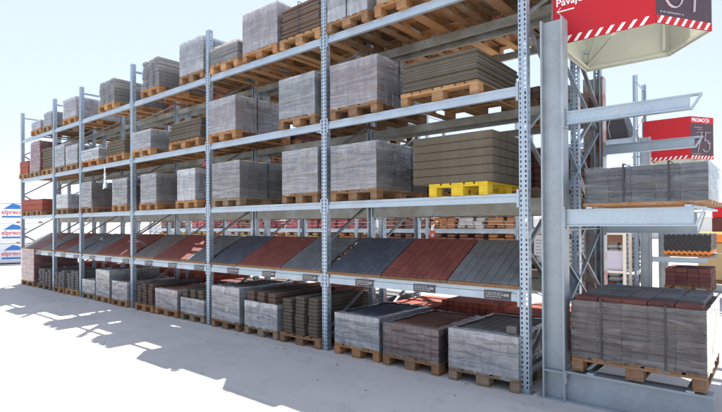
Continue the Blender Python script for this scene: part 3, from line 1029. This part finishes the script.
stack('bare dark slab row behind the wrapped stack on the cantilever arm', .98, 1.30, 1.884, .9, 1.0, .47, 'slabs', 'dark', None, None, (), .02, (0, 0, .06), group=None)

# ------------------------------------------------------------------ signs
def text_mesh(s, size, ext=.002):
    cu = bpy.data.curves.new('lettering', 'FONT')
    cu.body = s
    cu.size = size
    cu.extrude = ext
    cu.offset = size * .012
    cu.resolution_u = 4
    ob = bpy.data.objects.new('lettering', cu)
    col.objects.link(ob)
    dg = bpy.context.evaluated_depsgraph_get()
    dg.update()
    me = bpy.data.meshes.new_from_object(ob.evaluated_get(dg))
    me.name = 'lettering'
    me.materials.clear()
    bpy.data.objects.remove(ob)
    return me

def ribbon(pts, w, th=.003):
    """flat brush stroke in the XZ plane"""
    mb = MB()
    P = [Vector((p[0], 0, p[1])) for p in pts]
    for a, b in zip(P[:-1], P[1:]):
        d = (b - a).normalized()
        mb.bar(a - d * w * .35, b + d * w * .35, th, w, (0, 1, 0))
    return mb

def arc(cx, cz, r, a0, a1, n=9, sx=1.0):
    return [(cx + sx * r * math.cos(math.radians(a0 + (a1 - a0) * i / n)), cz + r * math.sin(math.radians(a0 + (a1 - a0) * i / n))) for i in range(n + 1)]

def digits(kind, H):
    """chalk numerals; returns a list of stroke meshes' builders"""
    st = []
    if kind == 'five':
        st += [[(.46 * H, H), (.12 * H, H), (.05 * H, .56 * H)] + arc(.14 * H, .30 * H, .30 * H, 100, -140, 12, .85)]
    if kind == 'one':
        st += [[(.02 * H, .74 * H), (.22 * H, H), (.15 * H, 0)]]
    if kind == 'seven':
        st += [[(0, .96 * H), (.42 * H, H), (.14 * H, 0)], [(.06 * H, .5 * H), (.36 * H, .52 * H)]]
    return st

def hex_sign(label, group, origin, nums, head=None, height=.95):
    """open-bottomed six-sided sign box hung at origin; front edge along local X"""
    root = thing('hanging_sign', label, 'sign', origin, 0, group)
    W = .93
    plan = [(0, 0), (W, 0), (W + .37, .60), (W - .06, 1.19), (0.0, 1.19)]
    H = height
    th = .012
    def panel(i, j, name, mat):
        p, q = Vector((*plan[i], 0)), Vector((*plan[j], 0))
        L = (q - p).length
        ang = math.atan2(q.y - p.y, q.x - p.x)
        o = part(name, MB().box(.001, L - .001, 0, th, 0, H).mesh(name), root, mat, (p.x, p.y, 0), (0, 0, ang))
        return o, L
    f, L = panel(0, 1, 'front_panel', 'sign_red')
    g, L2 = panel(1, 2, 'price_panel', 'sign_dark')
    for (i, j) in ((2, 3), (3, 4), (4, 0)):
        panel(i, j, 'back_panel', 'sign_back')
    # lining board on the inner side of the two printed panels
    part('lining', MB().box(.02, L - .02, th + .001, th + .006, .004, H - .01).mesh('lining'), f, 'sign_back')
    part('lining', MB().box(.02, L2 - .02, th + .001, th + .006, .004, H - .01).mesh('lining'), g, 'sign_back')
    # bottom frame bars
    mb = MB()
    for i in range(5):
        a, b = plan[i], plan[(i + 1) % 5]
        cx, cy = .62, .6
        A = (a[0] + (cx - a[0]) * .05, a[1] + (cy - a[1]) * .05, .03)
        B = (b[0] + (cx - b[0]) * .05, b[1] + (cy - b[1]) * .05, .03)
        part('frame_bar', MB().bar(A, B, .03, .03).mesh('frame_bar'), root, 'sign_back')
    part('frame_bar', MB().bar((W - .1, 1.13, .06), (W - .1, 1.13, H - .05), .03, .03).mesh('frame_bar'), root, 'sign_back')
    part('frame_bar', MB().bar((.03, 1.12, .052), (.62, .06, .052), .025, .025).mesh('frame_bar'), root, 'sign_back')
    part('frame_bar', MB().bar((.03, 1.12, .08), (.52, .06, .35), .02, .02).mesh('frame_bar'), root, 'sign_back')
    # hazard stripes along the bottom edge
    for pan, LL in ((f, L), (g, L2)):
        if pan is g:
            part('red_band', MB().box(.001, LL - .001, -.0022, -.0002, 0, .075).mesh('red_band'), pan, 'sign_red')
        n = int(LL / .098)
        mb = MB()
        for k in range(n):
            x = .01 + k * .098
            mb.prism([(x, .002), (x + .034, .002), (x + .085, .073), (x + .051, .073)], 'Y', -.0042, -.0024)
        part('hazard_stripe', mb.mesh('hazard_stripe'), pan, 'sign_white')
    # lettering on the front panel
    part('lettering', text_mesh('Pavaje', .105), f, 'sign_white', (.035, -.003, .395), (math.pi / 2, 0, 0))
    mb = MB().box(.05, .215, -.004, -.0005, .333, .345)
    mb.bar((.045, -.0022, .339), (.085, -.0022, .378), .0034, .013, (0, 1, 0)).bar((.045, -.0022, .339), (.085, -.0022, .300), .0034, .013, (0, 1, 0))
    part('arrow', mb.mesh('arrow'), f, 'sign_white')
    # price panel
    x = .15
    for nk in nums:
        for s in digits(nk, .44):
            part('numeral', ribbon([(a, b) for a, b in s], .034).mesh('numeral'), g, 'chalk', (x, -.002, .165))
        x += .25
    r = random.Random(5)
    for (xx, zz, n, hh) in ((.05, .105, 10, .016), (.5, .36, 4, .02), (.12, .70, 9, .022), (.22, .655, 6, .02)):
        mb = MB()
        for k in range(n):
            wdt = r.uniform(.012, .026)
            mb.box(xx, xx + wdt, -.002, -.0003, zz, zz + hh * r.uniform(.7, 1))
            xx += wdt + r.choice((.006, .006, .016))
        part('small_print', mb.mesh('small_print'), g, 'greytext')
    if head:
        part('red_band', MB().box(.001, L2 - .001, -.0022, -.0002, H - .15, H - .001).mesh('red_band'), g, 'sign_red')
        part('lettering', text_mesh(head, .115), g, 'sign_white', (.03, -.0045, H - .118), (math.pi / 2, 0, 0))
    return root

s1 = hex_sign('big red paving sign with dark price panel above the near cantilever column', 'hanging paving signs', (.205, .30, 3.575), ('five', 'one'), 'PROMOȚII')
for (a, b) in (((.06, .05, .2), (-.2, .75, .2)), ((.06, 1.1, .2), (-.2, .75, .2))):
    part('bracket', MB().bar(a, b, .03, .03).mesh('bracket'), s1, 'galv')
s2 = hex_sign('smaller looking red paving sign beyond, over the far aisle racks', 'hanging paving signs', (-.42, 8.45, 3.18), ('seven', 'five'), 'PROMOȚII')
part('bracket', MB().bar((.02, .6, .2), (-.35, .6, .2), .03, .03).mesh('bracket'), s2, 'galv')

# ------------------------------------------------------------------ the row across the far aisle
FY = 8.0
FXS = [-.50 - 2.8 * k for k in range(9)][::-1]
far = thing('pallet_rack', 'distant galvanised rack across the far aisle seen through the front rack', 'rack', (0, FY, 0))
build_rack(far, FXS, 1.1, (1.60, 2.75, 3.72), (.13, .12, .12), None)
rf = random.Random(11)
def sack_mesh(seed):
    r = random.Random(seed)
    mb = MB()
    nz, nx = 4, 3
    for k in range(nz):
        for i in range(nx):
            for j in range(2):
                if k == nz - 1 and r.random() < .35:
                    continue
                x, y, z = -.4 + i * .27, -.5 + j * .52, k * .11
                dx = r.uniform(-.045, .045)
                mb.cbox(x + dx, x + .26 + dx, y + r.uniform(-.05, .03), y + .5, z, z + .105 + r.uniform(-.012, .0), .035)
    return mb.mesh('sack')
SACKS = [sack_mesh(i) for i in range(3)]
posn = ['first', 'second', 'third', 'fourth', 'fifth', 'sixth', 'seventh', 'eighth']
for bi in range(8):
    xa = FXS[7 - bi] + .1
    for k, xc in enumerate((xa + .42, xa + 1.3, xa + 2.2)):
        pn = ('left', 'middle', 'right')[k]
        far_left = bi >= 3
        mA = rf.choice(['sack_pink', 'sack_pink', 'sack_white', 'sack_white', 'sack_brown'] if far_left else ['sack_brown', 'sack_white', 'sack_brown', 'sack_orange'])
        mB = rf.choice(['sack_orange', 'sack_yellow', 'sack_brown', 'sack_white', 'sack_brown'])
        if rf.random() < .8:
            t = thing('sack_pile', '%s pile of sacks on the far aisle shelf, %s place in %s far bay' % (mA[5:], pn, posn[bi]), 'sack pile', (xc, FY + .55, 1.603), 0, 'sack piles on the far rack')
            part('sack', rf.choice(SACKS), t, mA, (0, 0, 0), kind='stuff')
            if rf.random() < .6:
                part('sack', rf.choice(SACKS), t, rf.choice([mA, 'sack_brown', 'sack_white']), (rf.uniform(-.08, .08), 0, .44), (0, 0, rf.uniform(-.12, .12)), kind='stuff')
        pallet('wooden pallet on the ground of the far rack, %s place in %s far bay' % (pn, posn[bi]), xc, FY - .03, .002, .8, 1.2, 0, group='pallets on the far rack')
        t = thing('sack_pile', '%s pile of sacks below the far aisle shelf, %s place in %s far bay' % (mB[5:], pn, posn[bi]), 'sack pile', (xc, FY + .55, .147), 0, 'sack piles under the far rack')
        for q in range(3):
            part('sack', SACKS[q], t, mB, (0, 0, q * .44), kind='stuff')
# dark bundle up on the far rack and its sloped top
t = thing('dark_bundle', 'black wrapped bundle with loose straps up on the far rack', 'bundle', (-.92, FY + .1, 3.722))
part('bundle_body', MB().prism([(-.32, 0), (.26, 0), (.24, .2), (.12, .62), (-.3, .66)], 'Y', 0, .9).mesh('bundle_body'), t, 'black_sheet')
part('strap', MB().bar((-.12, -.004, .05), (-.17, -.004, .3), .004, .02, (0, 1, 0)).bar((-.17, -.004, .3), (-.1, -.004, .62), .004, .02, (0, 1, 0)).mesh('strap'), t, 'paper')

farc = thing('cantilever_rack', 'far grey cantilever rack beyond the near one, holding black sheets', 'rack', (0, 0, 0))
ibeam_column('column', farc, -.42, -.21, FY, FY + .17, 3.7, 'galv_col')
ibeam_column('column', farc, -.42, -.21, FY + 2.3, FY + 2.47, 3.7, 'galv_col')
cant_arm(farc, -.195, .92, FY + .03, .86, .975, 'galv_beam', False)
cant_arm(farc, -.195, .92, FY + 2.33, .86, .975, 'galv_beam', False)
for y in (FY, FY + 2.3):
    part('base_beam', MB().box(-.208, .93, y, y + .17, .19, .2).box(-.208, .93, y, y + .17, 0.002, .012).box(-.208, .925, y + .075, y + .095, .012, .19).mesh('base_beam'), farc, 'galv_col')
for xr in (.1, .8):
    part('shelf_rail', MB().box(xr - .03, xr + .03, FY, FY + 2.45, .976, .99).mesh('shelf_rail'), farc, 'galv_beam')
    part('shelf_rail', MB().box(xr - .03, xr + .03, FY, FY + 2.45, .201, .215).mesh('shelf_rail'), farc, 'galv_beam')
def corr(w, d, h, n, amp):
    mb = MB()
    prof = []
    K = n * 6
    for i in range(K + 1):
        x = -w / 2 + w * i / K
        prof.append((x, amp * math.cos(2 * math.pi * n * i / K)))
    V, F = [], []
    for y in (0, d):
        for (x, z) in prof:
            V.append((x, y, h + z))
        for (x, z) in prof:
            V.append((x, y, z))
    m = K + 1
    for i in range(K):
        F.append((i, i + 1, 2 * m + i + 1, 2 * m + i))
        F.append((m + i, i + m + 1, i + 1, i))
        F.append((2 * m + i, 2 * m + i + 1, 3 * m + i + 1, 3 * m + i))
        F.append((m + i, 3 * m + i, 3 * m + i + 1, m + i + 1))
    F += [(0, 2 * m, 3 * m, m), (K, m + K, 3 * m + K, 2 * m + K)]
    mb.add(V, F)
    return mb.mesh('corrugated_sheet')
t = thing('timber_rest', 'orange brown timber rest under the black corrugated sheets, far cantilever', 'timber', (.47, FY + .02, .991))
for k in range(3):
    part('timber_beam', MB().cbox(-.43, .43, -.05, .05, 0, .045, .006).mesh('timber_beam'), t, 'wood', (0, .06 + k * .5, 0))
t = thing('corrugated_sheet_stack', 'few orange corrugated sheets under the black ones on the far cantilever arm', 'sheet stack', (.47, FY + .02, 1.056))
co = corr(.86, 1.3, .03, 9, .016)
co.materials.append(M['orange'])
for k in range(2):
    part('corrugated_sheet', co, t, None, (rf.uniform(-.008, .008), -.01, k * .032))
t = thing('corrugated_sheet_stack', 'stack of black corrugated sheets on the far cantilever arm', 'sheet stack', (.47, FY + .02, 1.12))
cm = corr(.86, 1.3, .034, 9, .016)
cm.materials.append(M['black_sheet'])
for k in range(10):
    part('corrugated_sheet', cm, t, None, (rf.uniform(-.006, .006), 0, k * .036))
pallet('wooden pallet under the maroon stack, far cantilever base', .47, FY + .03, .216, .86, 1.2, 0, group=None)
stack('maroon block stack below the black corrugated sheets, far cantilever', .47, FY + .03, .36, .84, 1.14, .38, 'blocks', 'maroon', None, None, (), 0, (.2, .1, .095), group=None)

# cream framed display unit between the two cantilevers
t = thing('shelf_unit', 'cream framed open shelf unit with lilac panel behind the near cantilever', 'shelf unit', (-.83, FY - .9, 0))
for x in (-.33, .27):
    part('frame_post', MB().box(x - .03, x + .03, 0, .05, 0, 1.53).mesh('frame_post'), t, 'cream_frame')
    part('frame_post', MB().box(x - .03, x + .03, .55, .6, 0, 1.53).mesh('frame_post'), t, 'cream_frame')
for z in (.15, .64, 1.48):
    part('cross_rail', MB().box(-.3, .24, .0, .05, z, z + .05).mesh('cross_rail'), t, 'cream_frame')
    part('shelf', MB().box(-.3, .24, .052, .6, z + .02, z + .045).mesh('shelf'), t, 'cream_frame')
part('panel', MB().box(-.3, .24, .06, .075, .69, 1.12).mesh('panel'), t, 'lilac')
part('top_board', MB().box(-.3, .24, .06, .075, 1.30, 1.48).mesh('top_board'), t, 'sack_brown')
for k, (xx, m) in enumerate(((-.2, 'blue_item'), (-.03, 'maroon'), (.13, 'blue_item'))):
    o = part('carton', MB().cbox(-.075, .075, 0, .3, 0, .26 - .03 * k, .006).mesh('carton'), None, m, (-.83 + xx, FY - .8, .196))
    solo(o, ['blue carton at the left of the cream shelf unit', 'maroon carton in the middle of the cream shelf unit', 'blue carton at the right of the cream shelf unit'][k], 'carton')

# goods past the right edge: orange tarpaulin stack and crimson crate
t = thing('tarpaulin_stack', 'orange tarpaulin covered stack far behind the right hand cantilever', 'covered stack', (1.12, 12.5, 0))
part('pallet_base', MB().box(-.9, .9, -.6, .6, 0, .14).mesh('pallet_base'), t, 'wood')
part('load', MB().cbox(-.85, .85, -.55, .55, .142, 1.20, .03).mesh('load'), t, 'sack_yellow')
part('tarpaulin', MB().cbox(-.92, .92, -.62, .62, 1.205, 1.47, .05).mesh('tarpaulin'), t, 'orange')
t = thing('crimson_crate_pile', 'crimson crates piled high far behind the right hand cantilever', 'crates', (.74, 14.6, 0))
for k in range(5):
    part('crate', cached('crate', lambda: MB().cbox(-.3, .3, -.3, .3, 0, .47, .02).mesh('crate')), t, 'maroon' if k % 2 else 'sign_red', (rf.uniform(-.03, .03), 0, k * .475))

# ------------------------------------------------------------------ small things on the front rack
t = thing('notice_sheet', 'printed paper notice hanging beside the near column', 'notice', (-.02, .50, 1.30))
part('sheet', MB().box(-.06, .06, 0, .002, 0, .30).mesh('sheet'), t, 'paper')
mb = MB()
for k in range(6):
    mb.box(-.045, .045 - .02 * (k % 3), -.0012, -.0002, .24 - k * .035, .25 - k * .035)
part('print', mb.mesh('print'), t, 'greytext')
part('hanger', MB().box(-.003, .003, 0, .003, .30, .62).mesh('hanger'), t, 'bolt')
t = thing('hang_tag', 'orange red and white hang tag dangling above the red display board', 'tag', (-1.69, 1.02, 1.52))
part('tag_card', MB().box(-.045, .045, 0, .003, 0, .12).mesh('tag_card'), t, 'tag_red')
part('tag_head', MB().box(-.02, .02, 0, .003, .121, .2).mesh('tag_head'), t, 'sign_white')
part('tag_print', MB().box(-.02, .018, -.0015, -.0003, .03, .075).mesh('tag_print'), t, 'sign_white')
part('cord', MB().bar((0, .001, .2), (0, .03, .44), .004, .004).mesh('cord'), t, 'strap')
# torn film hanging from the middle shelf of the fourth bay
rs = np.random.RandomState(4)
V, F = [], []
nr, nc = 10, 9
for j in range(nr):
    tt = j / (nr - 1)
    wd = .02 + .10 * tt
    for i in range(nc):
        V.append(((i / (nc - 1) - .5) * wd * 2 + rs.uniform(-.006, .006), math.sin(i * 1.7) * .03 * tt + rs.uniform(-.006, .006), -.52 * tt * (1 - .06 * ((i * 5) % 3) * tt)))
for j in range(nr - 1):
    for i in range(nc - 1):
        F.append((j * nc + i, j * nc + i + 1, (j + 1) * nc + i + 1, (j + 1) * nc + i))
hm = bpy.data.meshes.new('torn_film')
hm.from_pydata(V, [], F)
hm.materials.append(M['film_thin'])
for p_ in hm.polygons: p_.use_smooth = True
o = part('torn_film', hm, None, None, (-9.6, -.03, 3.07))
solo(o, 'torn clear film hanging down from the middle shelf, fourth bay from right', 'plastic film')
# red bundle on top of a wrapped stack
mb = MB()
for a in range(7):
    for b in range(4):
        pass
def blob(seed, rx, ry, rz):
    r = random.Random(seed)
    n, m = 10, 6
    V, F = [], []
    for j in range(m + 1):
        ph = math.pi * j / m
        for i in range(n):
            th = 2 * math.pi * i / n
            k = 1 + r.uniform(-.16, .16)
            V.append((rx * k * math.sin(ph) * math.cos(th), ry * k * math.sin(ph) * math.sin(th), rz + rz * k * math.cos(ph)))
    for j in range(m):
        for i in range(n):
            F.append((j * n + i, j * n + (i + 1) % n, (j + 1) * n + (i + 1) % n, (j + 1) * n + i))
    me = bpy.data.meshes.new('bundle')
    me.from_pydata(V, [], F)
    for p in me.polygons: p.use_smooth = True
    return me
o = part('cloth_bundle', blob(3, .13, .12, .09), None, 'sack_pink', (-6.02, .3, 2.0416 + .144 + .575))
solo(o, 'crumpled red cloth bundle on the right wrapped stack, lowest shelf, third bay', 'cloth bundle')

pw = thing('added_horizon_wall', 'added low pale rendered wall hiding the horizon glare far beyond the racks', 'wall', (0, 60, 0))  # wall added so the glaring horizon sky shows as a pale band
for k in range(30):
    part('wall_panel', cached('wallp', lambda: MB().cbox(-2.98, 2.98, 0, .25, 0, 2.3, .02).mesh('wall_panel')), pw, 'pw', (-120 + k * 6, 0, 0))
    part('pier', cached('pier', lambda: MB().cbox(-.2, .2, -.08, .33, 0, 2.45, .02).mesh('pier')), pw, 'pw', (-117 + k * 6, 0, 0)) if False else None
part('coping', MB().box(-123, 57, -.05, .3, 2.302, 2.38).mesh('coping'), pw, 'pw')

# ------------------------------------------------------------------ printed packs at the far left
def logo(parent, z, w):
    """blue roof, red word and blue bar printed on the film"""
    x = -.62
    mb = MB().prism([(x + .06, z + .13), (x + .40, z + .38), (x + .62, z + .33), (x + .98, z + .13)], 'Y', -.006, -.002)
    lg = part('logo_roof', mb.mesh('logo_roof'), parent, 'logo_blue')
    part('lettering', text_mesh('elpreco', .27), lg, 'logo_red', (x - .02, -.006, z - .10), (math.pi / 2, 0, 0))
    part('logo_bar', MB().box(x + .0, x + .98, -.006, -.002, z - .27, z - .19).mesh('logo_bar'), lg, 'logo_blue')
dirp = Vector((-.965, .26))
base = Vector((-24.75, 2.6))
yawp = math.atan2(-(-.965) * 0 + .26, .965)
ang = math.radians(74)
ax = Vector((math.cos(ang), math.sin(ang)))
for c in range(2):
    for k in range(3):
        px = base + ax * (-2.08 * c)
        t = thing('block_pack', 'white film pack with blue roof logo, %s of three, %s pile' % (('lowest', 'middle', 'topmost')[k], ('right hand far', 'left hand far')[c]), 'block pack', (px.x, px.y, .002 + k * .95), ang, 'printed block packs at the far left')
        part('pack_film', MB().cbox(-1.02, 1.02, 0, 1.2, .05, .945, .03).mesh('pack_film'), t, 'pack')
        for q in (-.9, 0, .9):
            part('pallet_runner', MB().box(q - .07, q + .07, .02, 1.18, 0.002, .047).mesh('pallet_runner'), t, 'wood')
        part('seam', MB().box(-1.0, 1.0, -.004, -.0005, .88, .9).mesh('seam'), t, 'logo_blue' if k == 2 else 'pack')
        logo(t, .50, 1.9)
